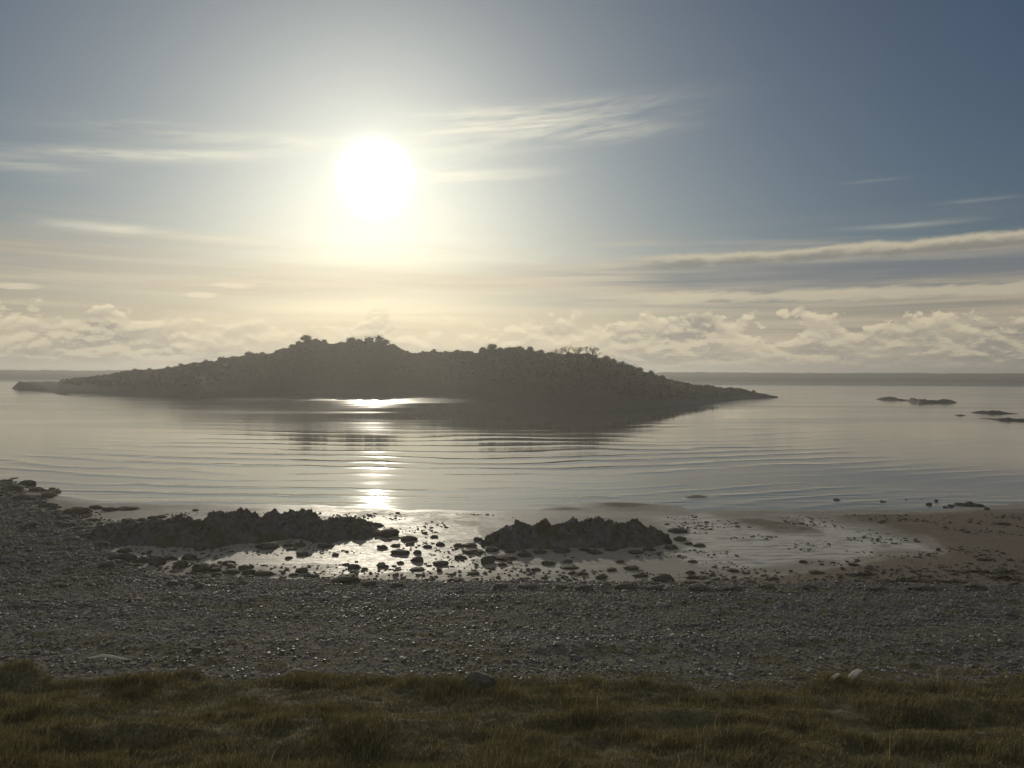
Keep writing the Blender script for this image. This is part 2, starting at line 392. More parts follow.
def leaf_mat(name, c1, c2, c3, tr=.35):
    m = bpy.data.materials.new(name); m.use_nodes = True; nt = m.node_tree
    b = nt.nodes['Principled BSDF']; g = nt.nodes.new('ShaderNodeNewGeometry')
    rp = X(nt, g.outputs['Random Per Island'])
    n1 = noise(nt, g.outputs['Position'], .9, 3, .5)
    col = mixc(nt, (rp*.6+n1*.6-.1).clamp(), c1, c2); col = mixc(nt, rp.smooth(.86, .92), col, c3)
    nt.links.new(col, b.inputs['Base Color']); b.inputs['Roughness'].default_value = .6
    t = nt.nodes.new('ShaderNodeBsdfTranslucent'); nt.links.new(col, t.inputs[0])
    mx = nt.nodes.new('ShaderNodeMixShader'); mx.inputs[0].default_value = tr
    nt.links.new(b.outputs[0], mx.inputs[1]); nt.links.new(t.outputs[0], mx.inputs[2])
    nt.links.new(mx.outputs[0], nt.nodes['Material Output'].inputs[0]); return m
m_grass = leaf_mat('grass_blades', (.12, .118, .042), (.20, .165, .068), (.42, .33, .18), .42)
def blades(P, Hh, W, lean, name):
    n = len(P); a = rng.uniform(0, 6.283, n); la = rng.uniform(0, 6.283, n); lm = rng.uniform(.1, 1, n)*lean*Hh
    wx = np.cos(a)*W; wy = np.sin(a)*W; lx = np.cos(la)*lm+.25*Hh*lean; ly = np.sin(la)*lm
    z0 = np.zeros(n)
    A = P+np.stack([-wx, -wy, z0-.02], -1); B = P+np.stack([wx, wy, z0-.02], -1)
    c = P+np.stack([lx*.35, ly*.35, Hh*.6], -1)
    Cc = c+np.stack([wx*.7, wy*.7, z0], -1); Dd = c-np.stack([wx*.7, wy*.7, z0], -1)
    E = P+np.stack([lx, ly, Hh*np.clip(1-.3*(lm/Hh)**2, .5, 1)], -1)
    V = np.stack([A, B, Cc, Dd, E], 1).reshape(-1, 3); i = np.arange(n)*5
    return mesh_np(name, V, np.stack([i, i+1, i+2, i+3], -1), np.stack([i+3, i+2, i+4], -1))
ng = 300000
yy = np.sqrt(rng.uniform(10.5**2, 19.5**2, ng*2)); xx = yy*rng.uniform(-.85, .85, ng*2)
dens = fbm(xx*1.3, yy*1.6, 4, 62)*.5+.5
m = (rng.uniform(0, 1, ng*2) < np.clip(dens*1.5-.1, .15, 1)) & (yy < grassD(xx, yy)+fbm(xx*.5, yy*.5, 5, 60)*1.0+.2)
xx, yy, dens = xx[m][:ng], yy[m][:ng], dens[m][:ng]
P = np.stack([xx, yy, grass_h(xx, yy)], -1)
hh = rng.uniform(.05, .14, len(P))*(.4+1.3*dens)*(.55+1.1*ss(-.2, .4, fbm(xx*.7, yy*.9, 3, 64)))*np.where(rng.random(len(P)) < .012, 2.0, 1)
x2 = rng.uniform(-16, 16, 90000); y2 = rng.uniform(15.5, 21, 90000)
k2 = (fbm(x2*1.1, y2*1.4, 4, 67) > .02+.13*np.clip(y2-grassD(x2, y2), -1, 9)) & (y2 > grassD(x2, y2)-.6) & (np.abs(x2) < y2*.85)
x2, y2 = x2[k2], y2[k2]
P = np.concatenate([P, np.stack([x2, y2, ground_h(x2, y2)], -1)]); hh = np.concatenate([hh, rng.uniform(.04, .15, len(x2))])
link('grass', blades(P, hh, rng.uniform(.003, .007, len(P)), .8, 'grass'), m_grass, kind='stuff', label='rough olive grass growing over the bank in the foreground')

# ------------------------------------------------------------------ island
SKY = [(12, 388), (20, 381), (43, 382), (58, 382.3), (74, 379.5), (109, 376), (137, 370), (164, 370), (187, 366), (219, 361), (250, 357), (273, 354), (293, 349), (307, 342), (332, 345), (352, 344), (367, 343), (381, 344), (391, 348), (400, 351), (411, 356), (433, 354), (462, 354), (474, 356), (491, 352), (519, 352), (544, 356), (560, 358), (585, 357), (601, 361), (626, 368), (642, 373), (663, 380), (683, 384.5), (708, 387.5), (733, 390), (757, 392.5), (778, 397)]
BASE = [(12, 388.8), (47, 392), (78, 393.5), (129, 395), (176, 398), (200, 399.5), (222, 398), (250, 395.5), (280, 393.5), (330, 392.3), (390, 392.5), (440, 393), (478, 398), (520, 404), (552, 408), (600, 409.5), (647, 409), (688, 406), (720, 402), (750, 399), (778, 397.6)]
def island_pt(px, t):                   # t 0 front shore .. 1 back shore
    Df = depth_of(px, col_interp(px, BASE), 0.)
    Dmid = np.interp(px, [12, 150, 350, 600, 778], [560, 380, 330, 280, 335])
    dep = np.maximum(2*(Dmid-Df), 12)
    dep = np.minimum(dep, 170)*np.clip(ss(8, 60, px)*ss(785, 740, px), .1, 1)
    return Df, dep
def island_z(px, t):
    Df, dep = island_pt(px, t); D = Df+t*dep
    top = z_at(px, col_interp(px, SKY), Df+.5*dep)
    prof = np.sin(np.pi*np.clip(t, 0, 1))**.62
    u = px*.02
    n = fbm(px*.035, t*5, 5, 100)
    z = np.maximum(top, .3)*prof*(1+.10*n*np.sin(np.pi*t))-.25
    z = z+fbm(px*.12, t*14, 4, 103)*.8*prof
    return z, D
pxs = np.linspace(12, 778, 760); ts = np.concatenate([np.linspace(-.03, .55, 70), np.linspace(.57, 1.03, 26)])
PXg, Tg = np.meshgrid(pxs, ts)
Z, D = island_z(PXg, Tg); dr = ray(PXg, 384*np.ones_like(PXg)); tn = dr[..., 0]/dr[..., 1]
Z = np.where((Tg < 0) | (Tg > 1), -1, Z)
V = np.stack([D*tn, D, Z], -1).reshape(-1, 3)
m_isl, nt, b, g = new_mat('island_ground')
pos = g.outputs['Position']; _, _, pz = sep(nt, pos)
n1 = noise(nt, pos, .08, 6, .6); n2 = noise(nt, pos, .8, 5, .6)
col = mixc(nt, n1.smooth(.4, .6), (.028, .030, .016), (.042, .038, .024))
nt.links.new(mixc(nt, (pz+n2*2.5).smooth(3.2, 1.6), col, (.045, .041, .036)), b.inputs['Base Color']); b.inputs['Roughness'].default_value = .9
bump(nt, n2, .9, .6, b)
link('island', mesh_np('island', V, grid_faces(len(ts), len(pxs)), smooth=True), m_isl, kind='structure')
def isl_xyz(px, t):
    px = np.asarray(px, float); t = np.asarray(t, float)
    z, D = island_z(px, t); d = ray(px, 384+0*px); return np.stack([D*d[..., 0]/d[..., 1], D, z], -1)
# island scrub: leafy clumps all over the hillside
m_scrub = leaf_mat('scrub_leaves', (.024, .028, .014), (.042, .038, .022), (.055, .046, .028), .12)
def leaf_quads(Cc, S, name):
    n = len(Cc); A = rng.normal(size=(n, 3)); A /= np.linalg.norm(A, axis=1)[:, None]
    B = np.cross(A, rng.normal(size=(n, 3))); B /= np.linalg.norm(B, axis=1)[:, None]
    A = A*S[:, None]*.5; B = B*S[:, None]*.5
    V = np.stack([Cc-A-B*.6, Cc+A-B, Cc+A*.8+B, Cc-A*.6+B*.9], 1).reshape(-1, 3)
    return mesh_np(name, V, np.arange(n*4).reshape(-1, 4))
nb = 4000
bp = rng.uniform(60, 755, nb); bt = rng.uniform(.05, .60, nb)
bc = isl_xyz(bp, bt); keep = bc[:, 2] > np.interp(bp, [60, 200, 640, 755], [3.2, 2.2, 2.2, 1.2])
bc = bc[keep]; br = rng.uniform(.7, 1.7, len(bc))*np.interp(bc[:, 2], [1, 8, 20], [.45, .9, 1.15])
k = 16
off = rng.normal(size=(len(bc), k, 3)); off /= np.linalg.norm(off, axis=2)[..., None]; off *= rng.uniform(.5, 1, (len(bc), k, 1))
off[..., 2] = np.abs(off[..., 2])*.75
Cc = (bc[:, None]+off*br[:, None, None]).reshape(-1, 3)
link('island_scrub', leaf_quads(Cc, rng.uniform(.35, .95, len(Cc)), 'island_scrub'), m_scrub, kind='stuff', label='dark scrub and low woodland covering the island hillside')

# trees standing up on the island's skyline
m_bark = rock_material('bark', (.06, .05, .04), (.09, .075, .06), 3., .9, bumpd=.02)
def tube(pts, rad, nseg=6):
    pts = np.asarray(pts, float); rad = np.asarray(rad, float); n = len(pts); V = []
    for i in range(n):
        d = pts[min(i+1, n-1)]-pts[max(i-1, 0)]; d /= np.linalg.norm(d)+1e-9
        a = np.cross(d, [0, 1, .3]); a /= np.linalg.norm(a)+1e-9; b_ = np.cross(d, a)
        for j in range(nseg):
            t = 2*math.pi*j/nseg; V.append(pts[i]+rad[i]*(math.cos(t)*a+math.sin(t)*b_))
    Fc = [[i*nseg+j, i*nseg+(j+1) % nseg, (i+1)*nseg+(j+1) % nseg, (i+1)*nseg+j] for i in range(n-1) for j in range(nseg)]
    return np.array(V), np.array(Fc)
def branches(h, seed, depth=3, spread=.6, r0=.13):
    r = random.Random(seed); VV = []; FF = []; n0 = 0; tips = []
    def grow(p, d, L, rad, k):
        nonlocal n0
        q = [p]; dd = d.copy()
        for s in range(3):
            dd = dd+np.array([r.gauss(0, .12), r.gauss(0, .12), r.gauss(.04, .08)]); dd /= np.linalg.norm(dd)
            q.append(q[-1]+dd*L/3)
        v, f = tube(q, [rad, rad*.85, rad*.7, rad*.5], 5 if k < 2 else 3)
        VV.append(v); FF.append(f+n0); n0 += len(v)
        if k >= depth: tips.append(q[-1]); return
        for m in range(r.choice((3, 4)) if k else 5):
            a = r.uniform(0, 6.28); e = spread*r.uniform(.6, 1.4)
            nd = dd+np.array([math.cos(a)*e, math.sin(a)*e, r.uniform(-.1, .25)]); nd /= np.linalg.norm(nd)
            grow(q[r.choice((2, 3))] if k else q[-1-(m % 2)], nd, L*r.uniform(.55, .8), rad*.55, k+1)
    grow(np.array([0, 0, -.3]), np.array([0., 0, 1]), h*.36, r0, 0)
    return np.concatenate(VV), np.concatenate(FF), np.array(tips)
leafy = []; bare = []
for s in range(6):
    h = 4.2; v, f, tips = branches(h, s, 2, .75)
    tr = mesh_np('tree_trunk', v, f)
    cen = tips[rng.integers(0, len(tips), 330)]+rng.normal(size=(330, 3))*np.array([.5, .5, .42])
    cen = np.concatenate([cen, np.array([0, 0, h*.50])+rng.normal(size=(330, 3))*np.array([.85, .85, .62])])
    cr = leaf_quads(cen, rng.uniform(.25, .6, len(cen)), 'tree_crown')
    tr.materials.append(m_bark); cr.materials.append(m_scrub); leafy.append((tr, cr))
for s in range(4):
    v, f, tips = branches(5.6, 50+s, 4, .75, .17)
    tr = mesh_np('bare_tree', v, f); tr.materials.append(m_bark)
    bare.append(tr)
ORD = ['leftmost', 'second', 'third', 'fourth', 'fifth', 'sixth', 'seventh', 'eighth', 'ninth', 'tenth', 'eleventh', 'twelfth', 'thirteenth', 'fourteenth', 'fifteenth', 'sixteenth', 'seventeenth', 'eighteenth', 'nineteenth', 'twentieth']
def ordl(i, n):
    if i == 0: return 'leftmost'
    if i == n-1: return 'rightmost'
    return ORD[i]+' from the left' if i < len(ORD) else f'{i+1}th from the left'
tree_groups = [
    ([292, 299, 307, 316, 324], [.8, 1.0, 1.15, .9, .8], 'round tree on the left shoulder of the island', 'trees on the left shoulder of the summit'),
    ([341, 352, 359, 369, 379, 386, 393], [.8, 1.15, .9, 1.15, 1.2, .85, .7], 'round tree at the right end of the summit', 'trees on the right end of the summit'),
    ([126, 135, 149, 168, 181, 195, 206, 220, 233, 249, 262, 277], [.5, .6, .5, .5, .6, .55, .6, .7, .6, .8, .7, .7], 'low bushy tree on the left island slope', 'trees on the left slope'),
    ([424, 434, 446, 458, 470, 483, 491, 500, 509, 519, 530, 541, 552], [.6, .75, .6, .7, .55, .8, .85, .7, .7, .8, .7, .65, .6], 'low tree on the ridge right of the dip', 'trees on the ridge right of the dip'),
    ([606, 613, 622, 631, 640, 651, 662], [.75, .7, .7, .75, .7, .7, .6], 'small bushy tree on the right island slope', 'trees on the right slope'),
]
for xs, hs, lab, grp in tree_groups:
    for i, (px, s) in enumerate(zip(xs, hs)):
        p = isl_xyz(px, .47+.04*random.random()); tr, cr = leafy[random.randrange(6)]
        e = bpy.data.objects.new('tree', None); C.objects.link(e); e.location = p-np.array([0, 0, .15+.25*s])
        e.scale = (s*random.uniform(.75, 1.0), s*random.uniform(.8, 1.1), s*random.uniform(.85, 1.05)); e.rotation_euler.z = random.uniform(0, 6.28)
        e['label'] = f'{lab}, {ordl(i, len(xs))}'; e['category'] = 'tree'; e['group'] = grp
        link('trunk', tr, None, e); link('crown', cr, None, e)
bx = [556, 562, 568, 574, 580, 586, 592, 598, 607, 617, 629]
for i, px in enumerate(bx):
    p = isl_xyz(px, .49)
    o = link('bare_tree', bare[i % 4], None); o.location = p-np.array([0, 0, .3]); s = [.8, 1.0, 1.25, 1.1, .95, 1.15, 1.2, .95, .65, .6, .5][i]
    o.scale = (s*1.25, s*1.25, s*.85); o.rotation_euler.z = random.uniform(0, 6.28)
    o['label'] = f'leafless tree on the ridge above the right slope, {ordl(i, len(bx))}'
    o['category'] = 'tree'; o['group'] = 'bare trees above the right slope'

# ------------------------------------------------------------------ far shores
def far_land(name, p0, p1, D0, dep, top, seed, **kw):
    pxs = np.linspace(p0, p1, 500); ts = np.linspace(0, 1, 24); A, T = np.meshgrid(pxs, ts)
    D = D0+T*dep; d = ray(A, 384+0*A)
    endf = ss(p0, p0+70, A)*ss(p1, p1-70, A)
    z = np.sin(np.pi*T)**.5*top*(1+.09*fbm(A*.010, T*2, 3, seed)+.07*fbm(A*.09, T*4, 3, seed+5))*endf-.3
    return link(name, mesh_np(name, np.stack([D*d[..., 0]/d[..., 1], D, z], -1).reshape(-1, 3), grid_faces(24, 500), smooth=True), m_far, **kw)
m_far, nt, b, g = new_mat('far_land')
n1 = noise(nt, g.outputs['Position'], .02, 5, .6)
nt.links.new(mixc(nt, n1.smooth(.4, .6), (.05, .055, .035), (.08, .075, .05)), b.inputs['Base Color']); b.inputs['Roughness'].default_value = .95
far_land('headland', 600, 1500, 900, 400, 11.5, 200, kind='structure')
far_land('far_shore', -520, 230, 790, 420, 9.9, 220, kind='structure')
far_land('hills', -500, 260, 5200, 1500, 22, 210, kind='structure')

# ------------------------------------------------------------------ rocks
def rock_mesh(name, base, amp, seed, sc=(1, 1, 1), fr=1.1, ridge=True):
    v, f = base; v = v.copy()
    def n3(q, s): return (fbm(q[:, 0]*fr+s, q[:, 1]*fr+q[:, 2]*.7, 4, s)+fbm(q[:, 1]*fr-s, q[:, 2]*fr+q[:, 0]*.6, 4, s+9))*.5
    n = n3(v, seed)
    if ridge: n = .5*n+.5*(.4-np.abs(n3(v*1.7, seed+3))*2)
    v = v*(1+amp*n[:, None]*1.6)
    v[:, 2] = np.where(v[:, 2] < -.35, -.35+(v[:, 2]+.35)*.3, v[:, 2])
    v = v*np.array(sc)
    return mesh_np(name, v, None, f)
boulder = [rock_mesh('boulder', ICO3, .62, 300+s, fr=1.7) for s in range(10)]
for me in boulder: me.materials.append(m_weedrock)
def put_boulder(px, py, w, h, label, group, mat=None, cat='rock', name='boulder', dy=1.0):
    p = on_ground(px, py); m = p[1]/F; W = w*m; Hh = h*m
    o = bpy.data.objects.new(name, boulder[random.randrange(10)]); C.objects.link(o)
    o.location = (p[0], p[1]+W*.35*dy, p[2]+Hh*.18); o.scale = (W*.50, W*.42*dy, Hh*.56); o.rotation_euler.z = random.choice((0, math.pi))+random.uniform(-.3, .3)
    o['label'] = label; o['category'] = cat
    if group: o['group'] = group
    return o
def zone(rocks, place, grp, noun='rock'):
    rocks = sorted(rocks)
    for i, (px, py, w, h) in enumerate(rocks):
        size = 'large' if w >= 18 else 'middling' if w >= 11 else 'small'
        shape = 'low flat' if h < w*.42 else 'rounded'
        put_boulder(px, py, w, h, f'{size} {shape} {noun} {place}, {ordl(i, len(rocks))}', grp)
zone([(127, 561, 13, 9), (140, 563, 13, 6), (155, 565, 15, 9), (166, 560, 14, 5), (187, 560, 14, 7), (179, 568, 13, 8), (198, 572, 18, 10), (123, 553, 14, 6), (151, 558, 8, 3), (105, 568, 16, 8), (112, 560, 9, 5), (243, 570, 13, 5), (227, 565, 13, 4), (214, 572, 12, 5)], 'in the row below the left reef', 'rocks in the row before the left reef')
zone([(198, 551, 11, 6), (265, 549, 20, 7), (288, 559, 7, 3), (287, 547, 9, 4), (299, 547, 11, 4), (302, 556, 12, 4), (301, 573, 11, 6), (309, 578, 12, 4), (230, 574, 14, 5), (262, 576, 17, 5), (324, 548, 13, 5), (335, 556, 7, 3)], 'in the bright pool behind the row', 'rocks in the bright pool')
zone([(73, 514, 24, 7), (94, 509, 11, 4), (108, 511, 13, 4), (125, 510, 21, 3), (125, 523, 13, 5), (151, 519, 9, 3), (60, 520, 14, 5), (195, 511, 6, 2), (44, 508, 16, 5), (20, 500, 18, 6)], 'by the waterline left of the left reef', 'rocks by the left waterline')
zone([(353, 569, 12, 5), (382, 549, 10, 4), (399, 555, 19, 5), (417, 554, 8, 4), (417, 562, 11, 6), (400, 564, 7, 3), (440, 566, 14, 5), (440, 546, 9, 4), (458, 547, 9, 4), (417, 571, 13, 3), (460, 559, 10, 4), (434, 538, 8, 3), (408, 541, 16, 5), (386, 537, 20, 8), (395, 547, 9, 3), (427, 548, 9, 3)], 'on gleaming sand between both reefs', 'rocks between the two reefs')
zone([(487, 564, 13, 9), (473, 554, 21, 4), (503, 560, 23, 4), (525, 557, 13, 5), (502, 566, 9, 3), (548, 565, 13, 4), (473, 575, 11, 3), (568, 563, 9, 4), (570, 569, 17, 3), (595, 554, 13, 4), (637, 554, 14, 3), (632, 570, 15, 4), (601, 579, 10, 4), (664, 582, 21, 7), (641, 577, 15, 3), (620, 563, 8, 3), (582, 575, 12, 3), (536, 571, 9, 3), (612, 571, 10, 3)], 'on sand before the central reef', 'rocks before the central reef')
zone([(679, 533, 19, 5), (681, 541, 12, 5), (689, 545, 8, 3), (691, 574, 9, 3), (693, 563, 9, 3), (700, 547, 12, 3), (688, 585, 12, 4), (712, 585, 12, 4), (734, 572, 11, 3), (751, 585, 13, 4), (775, 580, 9, 3), (804, 563, 7, 3), (818, 574, 14, 3), (939, 551, 4, 4), (855, 566, 9, 3), (770, 590, 14, 6), (811, 590, 15, 5)], 'on sand right of the central reef', 'rocks right of the central reef')
zone([(345, 584, 25, 10), (368, 586, 12, 5), (426, 584, 10, 5), (455, 584, 18, 6), (395, 588, 14, 5), (499, 589, 16, 5), (528, 590, 19, 6), (560, 590, 16, 5), (585, 591, 18, 6), (626, 590, 20, 7), (655, 591, 16, 6), (700, 591, 18, 6), (735, 592, 16, 6), (880, 591, 18, 5), (925, 591, 22, 6), (980, 590, 18, 6)], 'along the lower edge of the shingle', 'rocks along the shingle edge')
zone([(781, 493, 6, 2), (796, 490, 9, 2), (812, 491, 6, 3), (818, 488, 7, 4), (816, 501, 4, 3), (829, 500, 4, 2), (838, 502, 6, 4), (846, 502, 4, 2), (858, 501, 4, 2), (865, 501, 6, 2), (874, 502, 4, 2), (884, 504, 6, 4), (890, 502, 4, 3), (902, 501, 4, 2), (907, 502, 4, 3), (921, 502, 6, 3), (930, 506, 5, 4), (937, 503, 4, 4), (946, 508, 4, 2), (952, 507, 6, 3)], 'in the shallows off the right sand', 'rocks in the right shallows')
zone([(962, 506, 12, 3), (972, 506, 10, 5), (981, 507, 10, 3), (988, 510, 5, 3)], 'in the heap near the right waterline', 'rocks of the heap near the right waterline')
zone([(96, 533, 12, 4), (106, 529, 10, 4), (118, 526, 13, 4), (86, 538, 14, 5), (78, 530, 12, 4), (64, 527, 14, 5), (100, 546, 13, 4), (140, 521, 10, 3), (160, 518, 9, 3), (90, 521, 10, 3), (70, 541, 13, 4)], 'around the left end of the left reef', 'rocks around the left end of the left reef')
zone([(470, 547, 12, 4), (478, 541, 9, 4), (492, 552, 14, 5), (510, 553, 10, 3), (540, 554, 13, 4), (562, 553, 16, 5), (585, 551, 10, 3), (612, 551, 13, 4), (650, 551, 12, 4), (672, 549, 12, 4)], 'against the foot of the central reef', 'rocks at the foot of the central reef')
zone([(480, 693, 34, 20), (500, 688, 12, 6)], 'on the grass edge below the middle', 'rocks on the grass edge')
zone([(3, 476, 14, 5), (12, 481, 12, 4), (24, 485, 15, 5), (10, 490, 18, 6), (34, 491, 12, 4), (46, 497, 13, 5)], 'at the far left waterline', 'rocks at the far left waterline')

def reef(name, sky, base, depth, label, seed):
    a = np.array(sky, float); p0, p1 = a[0, 0], a[-1, 0]
    pxs = np.linspace(p0, p1, 420); ts = np.linspace(0, 1, 90); A, T = np.meshgrid(pxs, ts)
    Df = depth_of(A, col_interp(A, base), .03)+.5*fbm(A*.06, A*0, 4, seed)
    ends = np.clip(np.minimum(A-p0, p1-A)/18, 0.05, 1)**.5; dep = depth*ends
    D = Df+T*dep; Dr = Df+.55*dep
    x = (A-512)/F*D
    Aw = A+(T-.55)*26*np.sin(A*.05+seed)+5*fbm(x*1.3, D*1.3, 3, seed+8)
    top = z_at(A, .55*col_interp(Aw, sky)+.45*col_interp(A, sky), Dr)
    prof = np.minimum(1, (np.sin(np.pi*T)**.55)*1.08)
    r1 = 1-np.abs(fbm(x*.9, D*.9, 4, seed+1))*2; r2 = fbm(x*2.5, D*2.5, 4, seed+2); r3 = fbm(x*7, D*7, 3, seed+4)
    z = np.maximum(top, .08)*prof*(.90+.10*(r1-.6)+.30*r2)+.16*r3*prof-.10+.12*np.maximum(r2, 0)*prof
    d = ray(A, 384+0*A)
    D2 = D+.25*fbm(x*1.7, z*2.2, 4, seed+6)*prof; X2 = D*d[..., 0]/d[..., 1]+.25*fbm(D*1.7, z*2.2, 4, seed+7)*prof
    return link(name, mesh_np(name, np.stack([X2, D2, z], -1).reshape(-1, 3), grid_faces(90, 420)), m_reef, label=label, category='reef')
reef('rock_reef', [(92, 533), (100, 526), (139, 522), (172, 518), (205, 520), (211, 515), (217, 511), (226, 512), (237, 510), (247, 511), (253, 516), (258, 517), (265, 514), (271, 508.5), (278, 514), (284, 514), (289, 510.5), (296, 514), (302, 510.5), (310, 510), (318, 514), (328, 521), (340, 519), (362, 519), (375, 527), (390, 533), (405, 538)],
     [(92, 545), (180, 549), (215, 548), (250, 543), (300, 540), (330, 545), (350, 541), (405, 541)], 5.5, 'long jagged dark rock reef on the wet sand at the left', 400)
reef('rock_reef', [(482, 545), (487, 538), (500, 531), (508, 525), (516, 521.5), (526, 524), (533, 523), (542, 520), (551, 523.5), (565, 522), (575, 518), (583, 522), (592, 517.5), (600, 520), (609, 522), (620, 519.5), (633, 519.5), (643, 525), (656, 529), (668, 535), (673, 545)],
     [(482, 549), (554, 551), (597, 548), (666, 549), (673, 548)], 4.2, 'compact dark rock reef on the sand in the middle of the beach', 430)

# skerries out in the sea
def skerry(humps, label, seed):
    sky = humps['sky']; base = humps['base']; p0, p1 = sky[0][0], sky[-1][0]
    pxs = np.linspace(p0, p1, 160); ts = np.linspace(0, 1, 30); A, T = np.meshgrid(pxs, ts)
    Df = depth_of(A, col_interp(A, base), 0.)
    ends = np.clip(np.minimum(A-p0, p1-A)/8, .08, 1)**.5; dep = humps['d']*ends
    D = Df+T*dep; top = z_at(A, col_interp(A, sky), Df+.5*dep)
    x = (A-512)/F*D
    z = np.maximum(top, .1)*np.sin(np.pi*T)**.6*(.85+.6*fbm(x*.55, D*.45, 5, seed))-.12
    d = ray(A, 384+0*A)
    link('skerry', mesh_np('skerry', np.stack([D*d[..., 0]/d[..., 1], D, z], -1).reshape(-1, 3), grid_faces(30, 160)), m_reef, label=label, category='rock', group='skerries off the island')
skerry(dict(sky=[(876, 398.5), (884, 396.5), (900, 398), (906, 399.5), (912, 398), (922, 398.5), (928, 400), (938, 398.5), (948, 398.5), (957, 402)], base=[(876, 399.3), (906, 401), (920, 403.4), (957, 403)], d=9), 'long low skerry between the island tip and the right edge', 500)
skerry(dict(sky=[(971, 412), (982, 410.2), (996, 409), (1008, 411.5), (1022, 413.8)], base=[(971, 412.8), (995, 414), (1022, 414.4)], d=5), 'humped dark skerry near the right edge, the farther of a pair', 510)
skerry(dict(sky=[(980, 417.8), (992, 417.5), (1012, 417.2), (1040, 418), (1056, 420)], base=[(980, 418.6), (1000, 420.5), (1024, 421.5), (1056, 421)], d=4), 'flat dark skerry running off the right edge, the nearer of a pair', 520)
skerry(dict(sky=[(955, 414.6), (961, 413.6), (968, 415)], base=[(955, 415.3), (961, 416), (968, 415.6)], d=3), 'tiny skerry just left of the pair at the right edge', 530)
skerry(dict(sky=[(54, 393), (66, 392.4), (82, 393.4)], base=[(54, 394), (66, 395), (82, 394.4)], d=8), 'thin skerry lying off the left tip of the island', 540)

# larger stones in the shingle, each its own thing
stone_me = [rock_mesh('stone', ICO3, .5, 600+s, fr=1.5) for s in range(6)]
pale_me = [rock_mesh('pale_stone', ICO2, .45, 620+s, fr=1.4) for s in range(3)]
for me in stone_me: me.materials.append(m_stone)
for me in pale_me: me.materials.append(m_pale)
rows = [(600, 618, 'lower', 'shingle'), (622, 645, 'middle', 'shingle'), (650, 674, 'upper', 'shingle')]
cols = [(10, 250, 'left of the left reef and below it'), (260, 500, 'between the reefs'), (510, 760, 'below the central reef'), (770, 1015, 'below the brown sand')]
for (y0, y1, rn, _) in rows:
    for (x0, x1, cn) in cols:
        for isp in (False, True):
            n = 3 if isp else 6
            pts = sorted((random.uniform(x0, x1), random.uniform(y0, y1)) for _ in range(n))
            for i, (px, py) in enumerate(pts):
                p = on_ground(px, py); s = random.uniform(.05, .09) if isp else random.uniform(.09, .17)*(p[1]/24)
                o = bpy.data.objects.new('stone', random.choice(pale_me if isp else stone_me)); C.objects.link(o)
                o.location = (p[0], p[1], p[2]+s*.15); o.scale = (s, s*.8, s*random.uniform(.4, .6)); o.rotation_euler.z = random.uniform(0, 6.28)
                cn2 = cn.replace('left of the left reef and below it', 'below the left reef')
                o['label'] = f"{'pale' if isp else 'big dark'} stone in {rn} shingle {cn2}, {ordl(i, n)}"; o['category'] = 'stone'
                o['group'] = ('pale' if isp else 'bigger dark')+f' stones in the {rn} shingle {cn2}'

# seaweed lying on the sand and along the tide line
m_weed = rock_material('seaweed', (.040, .028, .014), (.075, .052, .025), 9., .5, bumpd=.03)
def weed_mesh(seed):
    n = 46; r = np.random.default_rng(seed); V = []; Fc = []; n0 = 0
    for i in range(n):
        x0 = r.normal(0, .38); y0 = r.normal(0, .28); a = r.normal(0, .5)+(math.pi if r.random() < .5 else 0); L = r.uniform(.3, .7)
        pts = [np.array([x0+math.cos(a)*L*t+.05*r.normal(), y0+math.sin(a)*L*t+.05*r.normal(), max(.02, .16+.14*r.normal())*(1-abs(t-.5))]) for t in (0, .33, .66, 1)]
        v, f = tube(pts, [.03, .06, .055, .02], 4); V.append(v); Fc.append(f+n0); n0 += len(v)
    return mesh_np('seaweed', np.concatenate(V), np.concatenate(Fc))
weed_me = [weed_mesh(s) for s in range(4)]
for me in weed_me: me.materials.append(m_weed)
wl = [(987, 572, 56, 'long brown seaweed line on the brown sand near the right edge'), (948, 583, 30, 'brown seaweed clump at the shingle edge below the brown sand'), (1004, 578, 24, 'short seaweed line under the long one near the right edge'), (985, 560, 13, 'small seaweed wisp on the brown sand above the long line'), (1003, 524, 14, 'lone seaweed wisp high on the brown sand at the right'), (905, 582, 40, 'broad brown seaweed patch where the brown sand meets the shingle'), (862, 575, 22, 'seaweed streak between the stream and the shingle'), (700, 578, 22, 'seaweed streak right of the large rock below the central reef'), (60, 606, 70, 'pale brown tide wrack across the left shingle'), (130, 601, 44, 'shorter wrack strip right of the pale brown one at left'), (20, 592, 36, 'wrack heap at the left edge above the pale brown strip'), (648, 585, 26, 'weed patch left of the large rock at the shingle edge')]
for i, (px, py, w, lab) in enumerate(wl):
    p = on_ground(px, py); mm = p[1]/F
    o = bpy.data.objects.new('seaweed', weed_me[i % 4]); C.objects.link(o); o.location = p
    o.scale = (w*mm*.62, .35+.006*w, .22); o.rotation_euler.z = random.uniform(-.06, .06)
    o['label'] = lab; o['category'] = 'seaweed'

